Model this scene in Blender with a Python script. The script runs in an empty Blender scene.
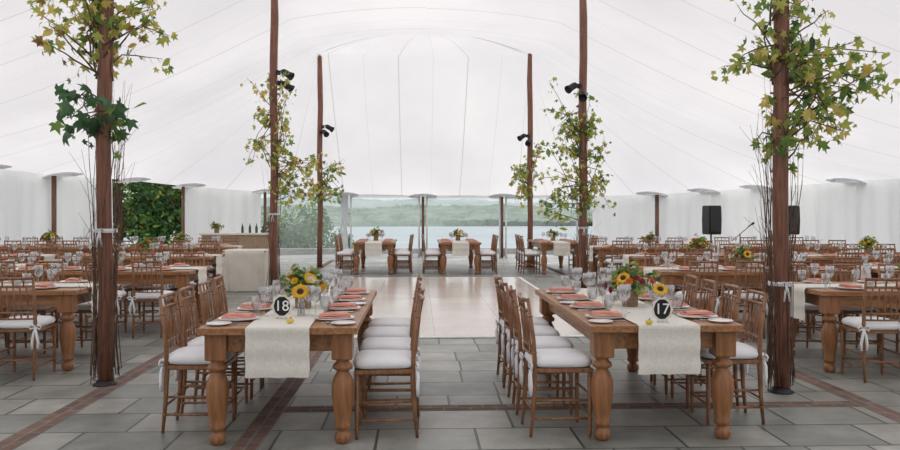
import bpy, math, random, bisect
from math import sin, cos, pi, radians
from mathutils import Vector, Matrix, Euler
random.seed(11)
SC = bpy.context.scene
COL = SC.collection
TH = math.atan(0.04)
H = 1.49
def W(x, d): return (x*cos(TH)+d*sin(TH), -x*sin(TH)+d*cos(TH))
def U(u, d): return W((u-450)*d/800.0, d)
R = random.uniform

# ------------------------------------------------------------ materials
def mat(name, c1, c2=None, rough=0.6, scale=8.0, stretch=(1,1,1), bump=0.0, metal=0.0, transl=0.0, spec=0.5, p0=.35, p1=.65):
    m = bpy.data.materials.new(name); m.use_nodes = True
    nt = m.node_tree; N = nt.nodes; L = nt.links
    b = N['Principled BSDF']; out = N['Material Output']
    b.inputs['Roughness'].default_value = rough
    b.inputs['Metallic'].default_value = metal
    b.inputs['Specular IOR Level'].default_value = spec
    c2 = c2 or tuple(x*0.8 for x in c1)
    tc = N.new('ShaderNodeTexCoord'); mp = N.new('ShaderNodeMapping'); mp.inputs['Scale'].default_value = stretch
    no = N.new('ShaderNodeTexNoise'); no.inputs['Scale'].default_value = scale; no.inputs['Detail'].default_value = 5
    L.new(tc.outputs['Object'], mp.inputs[0]); L.new(mp.outputs[0], no.inputs['Vector'])
    rp = N.new('ShaderNodeValToRGB')
    rp.color_ramp.elements[0].position = p0; rp.color_ramp.elements[1].position = p1
    rp.color_ramp.elements[0].color = (*c2, 1); rp.color_ramp.elements[1].color = (*c1, 1)
    L.new(no.outputs['Fac'], rp.inputs[0]); L.new(rp.outputs[0], b.inputs['Base Color'])
    if bump:
        bp = N.new('ShaderNodeBump'); bp.inputs['Strength'].default_value = bump; bp.inputs['Distance'].default_value = 0.01
        L.new(no.outputs['Fac'], bp.inputs['Height']); L.new(bp.outputs[0], b.inputs['Normal'])
    if transl:
        t = N.new('ShaderNodeBsdfTranslucent'); mx = N.new('ShaderNodeMixShader'); mx.inputs[0].default_value = transl
        L.new(rp.outputs[0], t.inputs[0]); L.new(b.outputs[0], mx.inputs[1]); L.new(t.outputs[0], mx.inputs[2]); L.new(mx.outputs[0], out.inputs[0])
    return m

M_table = mat('farm_wood', (0.47,0.23,0.095), (0.23,0.095,0.038), 0.40, 5, (9,0.8,9), 0.1, p0=.3,p1=.7)
M_leg = mat('farm_wood_turned', (0.40,0.18,0.072), (0.22,0.09,0.036), 0.42, 5, (7,7,0.8), 0.1, p0=.3,p1=.7)
M_chair = mat('fruitwood', (0.35,0.165,0.078), (0.19,0.083,0.038), 0.34, 9, (4,4,1))
M_cush = mat('white_cushion_cloth', (0.93,0.93,0.94), (0.86,0.86,0.88), 0.9, 6)
M_burlap = mat('burlap_linen', (0.83,0.80,0.73), (0.74,0.71,0.63), 0.95, 60, (1,1,1), 0.12)
M_cloth = mat('cream_tablecloth', (0.82,0.77,0.68), (0.74,0.69,0.60), 0.95, 4)
M_plate = mat('white_china', (0.88,0.87,0.85), (0.84,0.83,0.81), 0.15, 3)
M_nap = mat('coral_napkin', (0.78,0.38,0.29), (0.66,0.28,0.21), 0.9, 12)
M_silver = mat('cutlery_steel', (0.75,0.75,0.76), (0.65,0.65,0.66), 0.2, 3, metal=1.0)
M_pole = mat('pole_timber', (0.29,0.12,0.07), (0.14,0.055,0.034), 0.5, 6, (8,8,0.5), 0.3)
M_twig = mat('twig_bark', (0.18,0.105,0.068), (0.085,0.05,0.037), 0.85, 20)
M_black = mat('black_plastic', (0.012,0.012,0.014), (0.008,0.008,0.01), 0.5, 5)
M_grille = mat('speaker_mesh', (0.03,0.03,0.032), (0.008,0.008,0.009), 0.5, 160)
M_lg = mat('leaf_green', (0.25,0.39,0.09), (0.14,0.26,0.06), 0.6, 6, transl=0.5)
M_ly = mat('leaf_yellow_green', (0.56,0.57,0.14), (0.39,0.45,0.10), 0.6, 6, transl=0.5)
M_lyy = mat('leaf_yellow', (0.76,0.64,0.19), (0.62,0.49,0.14), 0.6, 6, transl=0.5)
M_ld = mat('leaf_dark_green', (0.09,0.20,0.08), (0.045,0.11,0.045), 0.5, 6, transl=0.35)
M_lb = mat('leaf_brown', (0.38,0.22,0.09), (0.23,0.13,0.06), 0.7, 6, transl=0.3)
M_petal = mat('sunflower_petal', (0.90,0.58,0.04), (0.82,0.44,0.02), 0.6, 10, transl=0.25)
M_seed = mat('sunflower_seed', (0.09,0.045,0.02), (0.03,0.015,0.01), 0.9, 60)
M_orange = mat('orange_bloom', (0.80,0.25,0.04), (0.60,0.14,0.03), 0.7, 20, transl=0.2)
M_red = mat('burgundy_bloom', (0.36,0.05,0.05), (0.22,0.02,0.03), 0.7, 20)
M_cream = mat('cream_bloom', (0.85,0.80,0.62), (0.70,0.64,0.42), 0.7, 20)
M_vase = mat('birch_vase', (0.36,0.24,0.15), (0.22,0.13,0.08), 0.7, 12, (1,1,4))
M_gourd = mat('gourd_skin', (0.85,0.60,0.08), (0.70,0.50,0.05), 0.35, 6)
M_pumpkin = mat('pumpkin_skin', (0.85,0.32,0.05), (0.65,0.22,0.03), 0.4, 6)
M_chalk = mat('chalkboard', (0.02,0.02,0.022), (0.012,0.012,0.013), 0.8, 12)
M_white = mat('white_paint', (0.9,0.9,0.88), (0.85,0.85,0.83), 0.7, 5)
M_frame = mat('pale_frame', (0.80,0.77,0.70), (0.66,0.62,0.55), 0.7, 30)
M_ribbon = mat('ribbon_cloth', (0.84,0.83,0.83), (0.72,0.72,0.74), 0.7, 6)
M_patch = mat('grey_vinyl_patch', (0.68,0.68,0.69), (0.54,0.54,0.55), 0.85, 10, (1,1,1), transl=0.35)
M_postw = mat('perimeter_timber', (0.25,0.13,0.08), (0.14,0.07,0.045), 0.6, 6, (8,8,0.5))
M_bottle = mat('bottle_glass', (0.05,0.12,0.06), (0.03,0.07,0.03), 0.1, 3)
M_grass = mat('lawn_grass', (0.12,0.20,0.07), (0.08,0.14,0.04), 0.95, 0.6)
M_hill = mat('hazy_hill', (0.235,0.285,0.24), (0.15,0.195,0.17), 1.0, 0.045, (1,1,2.5), spec=0)  # distance haze is mixed into the colours of both hill bands
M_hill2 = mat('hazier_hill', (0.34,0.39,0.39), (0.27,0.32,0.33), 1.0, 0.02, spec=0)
M_water = mat('lake_water', (0.355,0.40,0.43), (0.30,0.345,0.375), 0.85, 0.02, (0.3,1,1), spec=0.05)
M_stonewall = mat('parapet_stone', (0.36,0.36,0.34), (0.22,0.22,0.21), 0.9, 6, (1,1,3), 0.4)
M_candle = mat('candle_wax', (0.85,0.78,0.62), (0.80,0.72,0.55), 0.5, 5)
M_barw = mat('bar_oak', (0.50,0.36,0.24), (0.38,0.26,0.17), 0.5, 6, (8,8,1))

def glass():
    m = bpy.data.materials.new('clear_glass'); m.use_nodes = True; nt = m.node_tree; N = nt.nodes; L = nt.links
    N.remove(N['Principled BSDF'])
    t = N.new('ShaderNodeBsdfTransparent'); g = N.new('ShaderNodeBsdfGlossy'); g.inputs['Roughness'].default_value = 0.05
    lw = N.new('ShaderNodeLayerWeight'); lw.inputs[0].default_value = 0.45
    mr = N.new('ShaderNodeMapRange'); mr.inputs['To Min'].default_value = 0.12; mr.inputs['To Max'].default_value = 0.85
    t.inputs[0].default_value = (0.94,0.95,0.96,1)
    mx = N.new('ShaderNodeMixShader')
    L.new(lw.outputs['Facing'], mr.inputs[0]); L.new(mr.outputs[0], mx.inputs[0]); L.new(t.outputs[0], mx.inputs[1]); L.new(g.outputs[0], mx.inputs[2])
    L.new(mx.outputs[0], N['Material Output'].inputs[0]); return m
M_glass = glass()
def vinyl():
    m = bpy.data.materials.new('clear_vinyl'); m.use_nodes = True; nt = m.node_tree; N = nt.nodes; L = nt.links
    N.remove(N['Principled BSDF'])
    t = N.new('ShaderNodeBsdfTransparent'); t.inputs[0].default_value=(0.93,0.95,0.96,1)
    g = N.new('ShaderNodeBsdfTranslucent'); g.inputs[0].default_value=(0.80,0.84,0.87,1)
    no = N.new('ShaderNodeTexNoise'); no.inputs['Scale'].default_value=1.2; tc=N.new('ShaderNodeTexCoord'); L.new(tc.outputs['Object'],no.inputs['Vector'])
    mr = N.new('ShaderNodeMapRange'); mr.inputs['To Min'].default_value=0.06; mr.inputs['To Max'].default_value=0.30; L.new(no.outputs['Fac'],mr.inputs[0])  # milky share put in to lay haze over the view behind
    mx = N.new('ShaderNodeMixShader'); L.new(mr.outputs[0],mx.inputs[0])
    L.new(t.outputs[0], mx.inputs[1]); L.new(g.outputs[0], mx.inputs[2]); L.new(mx.outputs[0], N['Material Output'].inputs[0]); return m
M_vinyl = vinyl()

def fabric(name, col, tr, em, seams):
    m = bpy.data.materials.new(name); m.use_nodes = True; nt = m.node_tree; N = nt.nodes; L = nt.links
    N.remove(N['Principled BSDF'])
    d = N.new('ShaderNodeBsdfDiffuse'); t = N.new('ShaderNodeBsdfTranslucent'); mx = N.new('ShaderNodeMixShader'); mx.inputs[0].default_value = tr
    tc = N.new('ShaderNodeTexCoord'); no = N.new('ShaderNodeTexNoise'); no.inputs['Scale'].default_value = 0.22; no.inputs['Detail'].default_value = 4
    L.new(tc.outputs['Object'], no.inputs['Vector'])
    rp = N.new('ShaderNodeValToRGB'); rp.color_ramp.elements[0].position = 0.34; rp.color_ramp.elements[1].position = 0.66
    rp.color_ramp.elements[0].color = (*[c*k for c,k in zip(col,(.85,.85,.87))], 1); rp.color_ramp.elements[1].color = (*col, 1)
    L.new(no.outputs['Fac'], rp.inputs[0])
    colout = rp.outputs[0]
    if seams:
        sp = N.new('ShaderNodeSeparateXYZ'); L.new(tc.outputs['UV'], sp.inputs[0])
        prev = colout
        for off,wd,dk in ((0.5,0.007,0.68),(0.0,0.005,0.82)):
            ad0 = N.new('ShaderNodeMath'); ad0.operation='ADD'; ad0.inputs[1].default_value=off; L.new(sp.outputs['X'],ad0.inputs[0])
            fr = N.new('ShaderNodeMath'); fr.operation = 'FRACT'; L.new(ad0.outputs[0], fr.inputs[0])
            pp = N.new('ShaderNodeMath'); pp.operation = 'SUBTRACT'; pp.inputs[1].default_value = 0.5; L.new(fr.outputs[0], pp.inputs[0])
            ab = N.new('ShaderNodeMath'); ab.operation = 'ABSOLUTE'; L.new(pp.outputs[0], ab.inputs[0])
            lt = N.new('ShaderNodeMath'); lt.operation = 'LESS_THAN'; lt.inputs[1].default_value = wd; L.new(ab.outputs[0], lt.inputs[0])
            mc = N.new('ShaderNodeMixRGB'); mc.inputs[2].default_value = (*[c*dk for c in col], 1)
            L.new(lt.outputs[0], mc.inputs[0]); L.new(prev, mc.inputs[1]); prev = mc.outputs[0]
        colout = prev
    L.new(colout, d.inputs[0]); L.new(colout, t.inputs[0]); L.new(d.outputs[0], mx.inputs[1]); L.new(t.outputs[0], mx.inputs[2])
    e = N.new('ShaderNodeEmission'); e.inputs[1].default_value = em; L.new(colout, e.inputs[0])  # weak emission added so the cloth glows evenly, on top of transmitted light
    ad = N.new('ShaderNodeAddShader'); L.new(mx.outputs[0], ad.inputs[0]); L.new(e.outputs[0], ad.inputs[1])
    L.new(ad.outputs[0], N['Material Output'].inputs[0]); return m
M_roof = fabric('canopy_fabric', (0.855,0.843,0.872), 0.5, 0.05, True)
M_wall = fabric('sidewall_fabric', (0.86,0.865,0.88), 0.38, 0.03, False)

def brickmat(name, cols, mortar, bw, bh, ms, rough=0.6, bump=0.3, offset=0.5, sq=1.0, sqf=2, nscale=2.5, tint=((0.66,0.65,0.62),(1.16,1.16,1.15)), contrast=(.3,.72)):
    m = bpy.data.materials.new(name); m.use_nodes = True; nt = m.node_tree; N = nt.nodes; L = nt.links
    b = N['Principled BSDF']; b.inputs['Roughness'].default_value = rough
    tc = N.new('ShaderNodeTexCoord'); br = N.new('ShaderNodeTexBrick')
    br.inputs['Scale'].default_value = 1; br.inputs['Brick Width'].default_value = bw; br.inputs['Row Height'].default_value = bh
    br.inputs['Mortar Size'].default_value = ms; br.inputs['Mortar Smooth'].default_value = 0.1
    br.offset = offset; br.squash = sq; br.squash_frequency = sqf
    br.inputs['Color1'].default_value = (*cols[0],1); br.inputs['Color2'].default_value = (*cols[1],1); br.inputs['Mortar'].default_value = (*mortar,1)
    L.new(tc.outputs['Object'], br.inputs['Vector'])
    prev = br.outputs['Color']
    for sc_,dt in ((nscale,8),(nscale*.35,3)):
        no = N.new('ShaderNodeTexNoise'); no.inputs['Scale'].default_value = sc_; no.inputs['Detail'].default_value = dt; no.inputs['Roughness'].default_value = 0.7
        L.new(tc.outputs['Object'], no.inputs['Vector'])
        rp = N.new('ShaderNodeValToRGB'); rp.color_ramp.elements[0].position = contrast[0]; rp.color_ramp.elements[1].position = contrast[1]
        rp.color_ramp.elements[0].color = (*tint[0],1); rp.color_ramp.elements[1].color = (*tint[1],1)
        L.new(no.outputs['Fac'], rp.inputs[0])
        mx = N.new('ShaderNodeMixRGB'); mx.blend_type = 'MULTIPLY'; mx.inputs[0].default_value = 1
        L.new(prev, mx.inputs[1]); L.new(rp.outputs[0], mx.inputs[2]); prev = mx.outputs[0]
    L.new(prev, b.inputs['Base Color'])
    bp = N.new('ShaderNodeBump'); bp.inputs['Strength'].default_value = bump; bp.inputs['Distance'].default_value = 0.02; bp.invert = True
    L.new(br.outputs['Fac'], bp.inputs['Height']); L.new(bp.outputs[0], b.inputs['Normal'])
    return m
M_floor = brickmat('bluestone_paving', ((0.45,0.45,0.42),(0.24,0.255,0.24)), (0.085,0.085,0.075), 0.66, 0.50, 0.010, 0.42, 0.4, 0.41, 0.62, 3, 2.6)
M_brick = brickmat('brick_strip', ((0.27,0.15,0.115),(0.16,0.095,0.078)), (0.24,0.225,0.205), 0.20, 0.085, 0.010, 0.85, 0.3, nscale=6)
M_dance = brickmat('dance_floor_panel', ((0.77,0.68,0.61),(0.71,0.62,0.555)), (0.50,0.42,0.37), 0.9, 0.9, 0.006, 0.17, 0.03, 0.0, nscale=1.0, tint=((.9,.89,.88),(1.08,1.08,1.08)))

# ------------------------------------------------------------ mesh builder
class MB:
    def __init__(s): s.v=[]; s.f=[]; s.m=[]; s.sm=[]
    def face(s, idx, mi=0, sm=False): s.f.append(tuple(idx)); s.m.append(mi); s.sm.append(sm)
    def tube(s, pts, r, n=8, mi=0, cap=True, sm=True):
        pts=[Vector(p) for p in pts]; k=len(pts)
        if not hasattr(r,'__len__'): r=[r]*k
        base=len(s.v); ref=None
        for i,p in enumerate(pts):
            t=(pts[min(i+1,k-1)]-pts[max(i-1,0)])
            if t.length<1e-9: t=Vector((0,0,1))
            t.normalize()
            if ref is None:
                a=Vector((1,0,0)) if abs(t.x)<0.8 else Vector((0,1,0))
            else: a=ref
            u=(a-t*a.dot(t)); u.normalize(); ref=u; w=t.cross(u)
            for j in range(n):
                an=2*pi*(j+0.5)/n
                s.v.append(p+(u*cos(an)+w*sin(an))*r[i])
        for i in range(k-1):
            for j in range(n):
                a=base+i*n+j; b=base+i*n+(j+1)%n
                s.face((a,b,b+n,a+n),mi,sm)
        if cap:
            s.face([base+j for j in range(n)][::-1],mi); s.face([base+(k-1)*n+j for j in range(n)],mi)
        return s
    def box(s,c,d,mi=0,M=None,ch=0.0):
        c=Vector(c); x,y,z=[q/2 for q in d]; b=len(s.v)
        if ch<=0:
            vs=[(sx*x,sy*y,sz*z) for sz in(-1,1) for sy in(-1,1) for sx in(-1,1)]
            fs=[(0,2,3,1),(4,5,7,6),(0,1,5,4),(2,6,7,3),(0,4,6,2),(1,3,7,5)]
        else:
            vs=[]
            for sz,ins in((-1,ch),(-1,0),(1,0),(1,ch)):
                zz = sz*z if ins else sz*(z-ch)
                for (sx,sy) in((-1,-1),(1,-1),(1,1),(-1,1)):
                    vs.append((sx*(x-ins),sy*(y-ins),zz))
            fs=[(3,2,1,0),(12,13,14,15)]
            for l in range(3):
                for j in range(4):
                    fs.append((l*4+j,l*4+(j+1)%4,l*4+4+(j+1)%4,l*4+4+j))
        for p in vs:
            p=Vector(p)
            if M is not None: p=M@p
            s.v.append(c+p)
        for f in fs: s.face([b+i for i in f],mi)
        return s
    def lathe(s,prof,n=16,o=(0,0,0),mi=0,M=None,sm=True,cap=True):
        b=len(s.v); o=Vector(o)
        for (r,z) in prof:
            for j in range(n):
                a=2*pi*j/n; p=Vector((r*cos(a),r*sin(a),z))
                if M is not None: p=M@p
                s.v.append(o+p)
        k=len(prof)
        for i in range(k-1):
            for j in range(n):
                a=b+i*n+j; c=b+i*n+(j+1)%n
                s.face((a,c,c+n,a+n),mi,sm)
        if cap:
            if prof[0][0]>1e-4: s.face([b+j for j in range(n)][::-1],mi)
            if prof[-1][0]>1e-4: s.face([b+(k-1)*n+j for j in range(n)],mi)
        return s
    def poly(s,pts,mi=0):
        b=len(s.v); s.v+= [Vector(p) for p in pts]; s.face(range(b,b+len(pts)),mi); return s
    def mesh(s,name,mats):
        me=bpy.data.meshes.new(name); me.from_pydata([tuple(v) for v in s.v],[],s.f)
        for m in (mats if isinstance(mats,(list,tuple)) else [mats]): me.materials.append(m)
        me.polygons.foreach_set('material_index',s.m); me.polygons.foreach_set('use_smooth',s.sm); me.update(); return me

def mk(name, me, loc=(0,0,0), rz=0.0, parent=None, label=None, cat=None, group=None, kind=None, rot=None, scale=None):
    o=bpy.data.objects.new(name, me); COL.objects.link(o)
    o.location=loc; o.rotation_euler = rot if rot else (0,0,rz)
    if scale: o.scale=(scale,)*3 if not hasattr(scale,'__len__') else scale
    if parent: o.parent=parent
    if label: o['label']=label
    if cat: o['category']=cat
    if group: o['group']=group
    if kind: o['kind']=kind
    return o
def place(name, parts, loc, rz, label, cat, group=None, scale=None):
    root=mk(name,None,loc,rz,label=label,cat=cat,group=group,scale=scale)
    root.empty_display_size=0.1
    obs=[]
    for (pn,me,pl,pr,pi_,lb) in parts:
        par = root if pi_ is None else obs[pi_]
        obs.append(mk(pn,me,pl,0,par,label=lb,rot=pr))
    return root

# ------------------------------------------------------------ leaves
MAPLE=[(-90,.18),(-55,.42),(-18,.72),(2,.42),(32,.95),(60,.5),(90,1.1),(120,.5),(148,.95),(178,.42),(198,.72),(235,.42)]
def leaf(mb,p,size,mi,maple=True,down=0.4):
    E=Euler((R(-1.2,1.2)-down*0.8,R(-1.2,1.2),R(0,6.28))).to_matrix()
    if maple: E=Euler((R(-.8,.8)+pi/2,R(-.9,.9),R(-1.5,1.5))).to_matrix()@Euler((0,0,R(-1.2,1.2)+pi)).to_matrix()
    p=Vector(p)
    if maple:
        pts=[]
        for a,r in MAPLE:
            a=radians(a); x=r*cos(a)*0.5; y=r*sin(a)*0.5
            z=-abs(x)*0.35-(y*y)*0.3
            pts.append(p+E@Vector((x,y,z))*size)
        mb.poly(pts,mi)
    else:
        pts=[(0,-.5,0),(.22,-.2,.03),(.25,.1,.03),(0,.55,-.05),(-.25,.1,.03),(-.22,-.2,.03)]
        mb.poly([p+E@Vector(q)*size for q in pts],mi)

# ------------------------------------------------------------ chair
def chair_parts():
    f=MB().tube([(0,0,0),(0,0,.03),(0,0,.2),(0,0,.44)],[.010,.013,.015,.017],10)
    for z in (.12,.27,.40): f.tube([(0,0,z-.006),(0,0,z),(0,0,z+.006)],[.015,.020,.015],10)
    fl=f.mesh('chair_front_leg',M_chair)
    b=MB().tube([(0,-.03,0),(0,-.012,.2),(0,0,.44),(0,-.012,.65),(0,-.05,.92)],[.011,.015,.017,.014,.011],10)
    for z,y in ((.12,-.019),(.27,-.008),(.56,-.006),(.80,-.032)): b.tube([(0,y,z-.006),(0,y,z),(0,y,z+.006)],[.015,.020,.015],10)
    bl=b.mesh('chair_back_leg',M_chair)
    s=MB(); 
    v=[(-.20,.20),(.20,.20),(.18,-.19),(-.18,-.19)]
    bb=len(s.v)
    for z,k in ((.425,.97),(.43,1),(.45,1),(.455,.97)):
        for x,y in v: s.v.append(Vector((x*k,y*k,z)))
    s.face((bb+3,bb+2,bb+1,bb)); s.face((bb+12,bb+13,bb+14,bb+15))
    for l in range(3):
        for j in range(4): s.face((bb+l*4+j,bb+l*4+(j+1)%4,bb+l*4+4+(j+1)%4,bb+l*4+4+j))
    seat=s.mesh('chair_seat',M_chair)
    c=MB(); n=28; prof=[(.0,.456),(.86,.456),(.99,.466),(1.04,.488),(1.0,.512),(.88,.527),(.5,.538),(0,.541)]
    for (k,z) in prof:
        for j in range(n):
            a=2*pi*j/n; ca,sa=cos(a),sin(a); e=2/5.0
            x=.205*k*math.copysign(abs(ca)**e,ca); y=.205*k*math.copysign(abs(sa)**e,sa)
            x*=1-0.05*(1-y/.205); c.v.append(Vector((x,y,z)))
    for i in range(len(prof)-1):
        for j in range(n):
            a=i*n+j; q=i*n+(j+1)%n; c.face((a,q,q+n,a+n),0,True)
    cush=c.mesh('chair_cushion',M_cush)
    t=MB()
    for sg in (-1,1):
        t.tube([(0,0,0),(sg*.025,-.014,.026),(sg*.055,-.014,.012),(sg*.04,-.014,-.014),(0,0,0)],.0075,5)
        t.tube([(0,-.004,0),(sg*.014,-.016,-.06),(sg*.026,-.012,-.13),(sg*.022,-.014,-.19)],[.007,.012,.013,.009],5)
    tie=t.mesh('cushion_tie',M_cush)
    st=MB()
    for z in (.14,.28): st.tube([(-.18,.18,z),(.18,.18,z)],.009,6)
    for sg in (-1,1):
        for z in (.12,.24): st.tube([(sg*.18,.18,z),(sg*.165,-.195,z)],.009,6)
    st.tube([(-.165,-.2,.18),(.165,-.2,.18)],.009,6)
    stm=st.mesh('chair_stretcher',M_chair)
    k=MB()
    def rail(z,y,r,bow=.018): k.tube([(-.165,y,z),(-.08,y-bow*.75,z),(0,y-bow,z),(.08,y-bow*.75,z),(.165,y,z)],r,8)
    rail(.905,-.237,.013,.02); rail(.835,-.226,.011); rail(.60,-.196,.011); rail(.545,-.194,.009)
    for i in range(5):
        x=-.11+.055*i; q=1-(x/.165)**2
        k.tube([(x,-.192-.018*q,.545),(x,-.197-.018*q,.60),(x,-.21-.018*q,.72),(x,-.226-.018*q,.835)],[.007,.007,.010,.007],6)
    for x in (-.09,0,.09): k.tube([(x,-.226-.015,.835),(x,-.237-.017,.905)],.007,6)
    bk=k.mesh('chair_backrest',M_chair)
    Z=(0,0,0)
    parts=[('seat',seat,Z,Z,None,None),('cushion',cush,Z,Z,None,'white tie-on seat cushion'),
      ('backrest',bk,Z,Z,None,None),('stretcher',stm,Z,Z,None,None),
      ('leg',fl,(-.18,.18,0),Z,None,None),('leg',fl,(.18,.18,0),Z,None,None),
      ('leg',bl,(-.165,-.185,0),Z,None,None),('leg',bl,(.165,-.185,0),Z,None,None),
      ('cushion_tie',tie,(-.175,-.205,.47),Z,1,None),('cushion_tie',tie,(.175,-.205,.47),Z,1,None)]
    m=MB()
    for pn,me,pl,pr,_,_2 in parts:
        mi=1 if pn in('cushion','cushion_tie') else 0
        b0=len(m.v)
        for v_ in me.vertices: m.v.append(v_.co+Vector(pl))
        for p_ in me.polygons: m.face([b0+i for i in p_.vertices],mi,p_.use_smooth)
    return parts, m.mesh('chair_whole',[M_chair,M_cush])
CH, CHFAR = chair_parts()
def chair(x,y,rz,lod,group,label=None):
    label = label or 'brown wooden spindle-back banquet chair with white tied cushion'
    if lod=='far':
        mk('banquet_chair',CHFAR,(x,y,0),rz,label=label,cat='chair',group=group)
    else: place('banquet_chair',CH,(x,y,0),rz,label,'chair',group)

# ------------------------------------------------------------ farm table
TW,TL,TZ=1.0,2.44,0.76
def table_parts():
    t=MB(); nb=5; w=TW/nb
    for i in range(nb): t.box((-TW/2+w*(i+.5),0,TZ-.0225),(w-.004,TL-.24,.045),0,None,.004)
    for sg in (-1,1): t.box((0,sg*(TL/2-.058),TZ-.0225),(TW,.114,.045),0,None,.004)
    top=t.mesh('table_top',M_table)
    a=MB()
    for sg in(-1,1):
        a.box((sg*.39,0,.655),(.03,2.06,.12),0,None,.003); a.box((0,sg*1.1,.655),(.66,.03,.12),0,None,.003)
    ap=a.mesh('table_apron',M_table)
    l=MB(); l.box((0,0,.63),(.132,.132,.17),0,None,.006)
    prof=[(.034,0),(.043,.012),(.050,.035),(.046,.06),(.030,.078),(.030,.085),(.046,.10),(.050,.115),(.044,.13),(.050,.18),(.060,.25),(.067,.32),(.066,.38),(.052,.43),(.036,.46),(.036,.468),(.056,.48),(.060,.495),(.054,.51),(.038,.522),(.038,.53),(.056,.545)]
    l.lathe([(r*1.10,z) for r,z in prof],20)
    lg=l.mesh('table_leg',M_leg); Z=(0,0,0)
    return [('tabletop',top,Z,Z,None,None),('apron',ap,Z,Z,None,None)]+[('leg',lg,(sx*.40,sy*1.1,0),Z,None,None) for sx in(-1,1) for sy in(-1,1)]
TB=table_parts()
def runner_mesh(hw=.20,drop=.31,name='runner'):
    m=MB(); path=[]
    L2=TL/2+.006
    N=14
    for i in range(N+1): path.append((-L2-.004*sin(i),TZ-drop+drop*i/N,True))
    for i in range(1,41): path.append((-L2+2*L2*i/40,TZ+.006,False))
    for i in range(1,N+1): path.append((L2+.004*sin(i),TZ-drop*i/N,True))
    nx=12
    for (y,z,dr) in path:
        for j in range(nx+1):
            x=-hw+2*hw*j/nx
            k=(TZ-z)/drop if dr else 0
            yy=y+ (math.copysign(1,y)*(.008+.010*k*sin(j*1.3)+.004) if dr else 0)
            x2=x+ (0.004*sin(y*9) ) + .003*k*sin(z*40)
            m.v.append(Vector((x2,yy,z+.001)))
    for i in range(len(path)-1):
        for j in range(nx):
            a=i*(nx+1)+j; m.face((a,a+1,a+nx+2,a+nx+1),0,True)
    return m.mesh(name,M_burlap)
RUN=runner_mesh()
# tableware
g=MB().lathe([(.034,0),(.034,.003),(.010,.008),(.0045,.015),(.004,.085),(.012,.095),(.030,.112),(.040,.14),(.041,.165),(.036,.205),(.0345,.205),(.039,.165),(.037,.14),(.027,.115),(.0,.100)],14,cap=False)
WINE=g.mesh('wine_glass',M_glass)
g=MB().lathe([(.030,0),(.030,.003),(.012,.010),(.010,.035),(.030,.05),(.038,.08),(.038,.14),(.0365,.14),(.036,.08),(.028,.055),(0,.045)],14,cap=False)
GOB=g.mesh('water_goblet',M_glass)
PL=MB().lathe([(.0,.002),(.075,.0),(.09,.004),(.135,.016),(.137,.019),(.132,.020),(.088,.008),(.0,.007)],28,cap=False).mesh('dinner_plate',M_plate)
BP=MB().lathe([(.0,.002),(.045,.0),(.082,.012),(.080,.015),(.045,.006),(.0,.006)],20,cap=False).mesh('bread_plate',M_plate)
def napkin():
    m=MB(); 
    for k,(w,l,z,a) in enumerate(((.115,.215,.0,0),(.11,.20,.009,.04),(.10,.18,.017,-.06))):
        nx,ny=6,10; b=len(m.v)
        for s_ in (0,1):
            for j in range(ny+1):
                for i in range(nx+1):
                    x=(i/nx-.5)*w; y=(j/ny-.5)*l
                    zz=z+s_*.008+ .004*sin(x*40+k)*cos(y*22+k*2)
                    m.v.append(Vector((x*cos(a)-y*sin(a),x*sin(a)+y*cos(a),max(zz,-.001))))
        q=(nx+1)*(ny+1)
        for j in range(ny):
            for i in range(nx):
                c=b+j*(nx+1)+i; m.face((c,c+nx+1,c+nx+2,c+1),0,True); m.face((c+q,c+q+1,c+q+nx+2,c+q+nx+1),0,True)
        ring=[b+i for i in range(nx+1)]+[b+j*(nx+1)+nx for j in range(1,ny+1)]+[b+ny*(nx+1)+i for i in range(nx-1,-1,-1)]+[b+j*(nx+1) for j in range(ny-1,0,-1)]
        for i in range(len(ring)):
            a1,a2=ring[i],ring[(i+1)%len(ring)]; m.face((a1,a2,a2+q,a1+q))
    return m.mesh('folded_napkin',M_nap)
NAP=napkin()
fk=MB(); fk.tube([(0,-.09,.004),(0,.02,.006),(0,.05,.004)],[.004,.0025,.006],6)
for x in(-.006,-.002,.002,.006): fk.tube([(x,.05,.004),(x,.09,.006)],.0012,4)
FORK=fk.mesh('fork',M_silver)
kn=MB(); kn.tube([(0,-.1,.005),(0,0,.005)],[.005,.004],6); kn.box((.001,.055,.005),(.014,.11,.003),0,None,.001)
KNIFE=kn.mesh('knife',M_silver)
vg=MB().lathe([(.028,0),(.034,.006),(.036,.07),(.034,.07),(.032,.008),(0,.006)],16,cap=False).mesh('votive_cup',M_glass)
vc=MB().lathe([(.0,.008),(.029,.008),(.029,.042),(0,.040)],14,cap=False); vc.tube([(0,0,.04),(0,0,.052)],.0015,4)
VOT=[('glass_cup',vg,(0,0,0),(0,0,0),None,None),('candle',vc.mesh('votive_candle',M_candle),(0,0,0),(0,0,0),None,'cream wax candle')]
def sunflower(r=.06):
    m=MB(); m.lathe([(r*.42,-.01),(r*.44,0),(r*.36,.010),(.0,.014)],16,mi=1,cap=False)
    m.lathe([(.004,-.012),(r*.42,-.01)],16,mi=2)
    for k in range(2):
        n=15
        for i in range(n):
            a=2*pi*(i+.5*k)/n+R(-.05,.05); rr=r*R(.95,1.15); w=r*.17; d=Vector((cos(a),sin(a),0)); q=Vector((-sin(a),cos(a),0)); z=.002*k
            m.poly([d*r*.36-q*w*.6+Vector((0,0,z)),d*r*.75-q*w+Vector((0,0,z+.006)),d*rr+Vector((0,0,z-.004)),d*r*.75+q*w+Vector((0,0,z+.006)),d*r*.36+q*w*.6+Vector((0,0,z))],0)
    return m.mesh('sunflower_head',[M_petal,M_seed,M_lg])
SUN=sunflower(.052)
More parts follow.
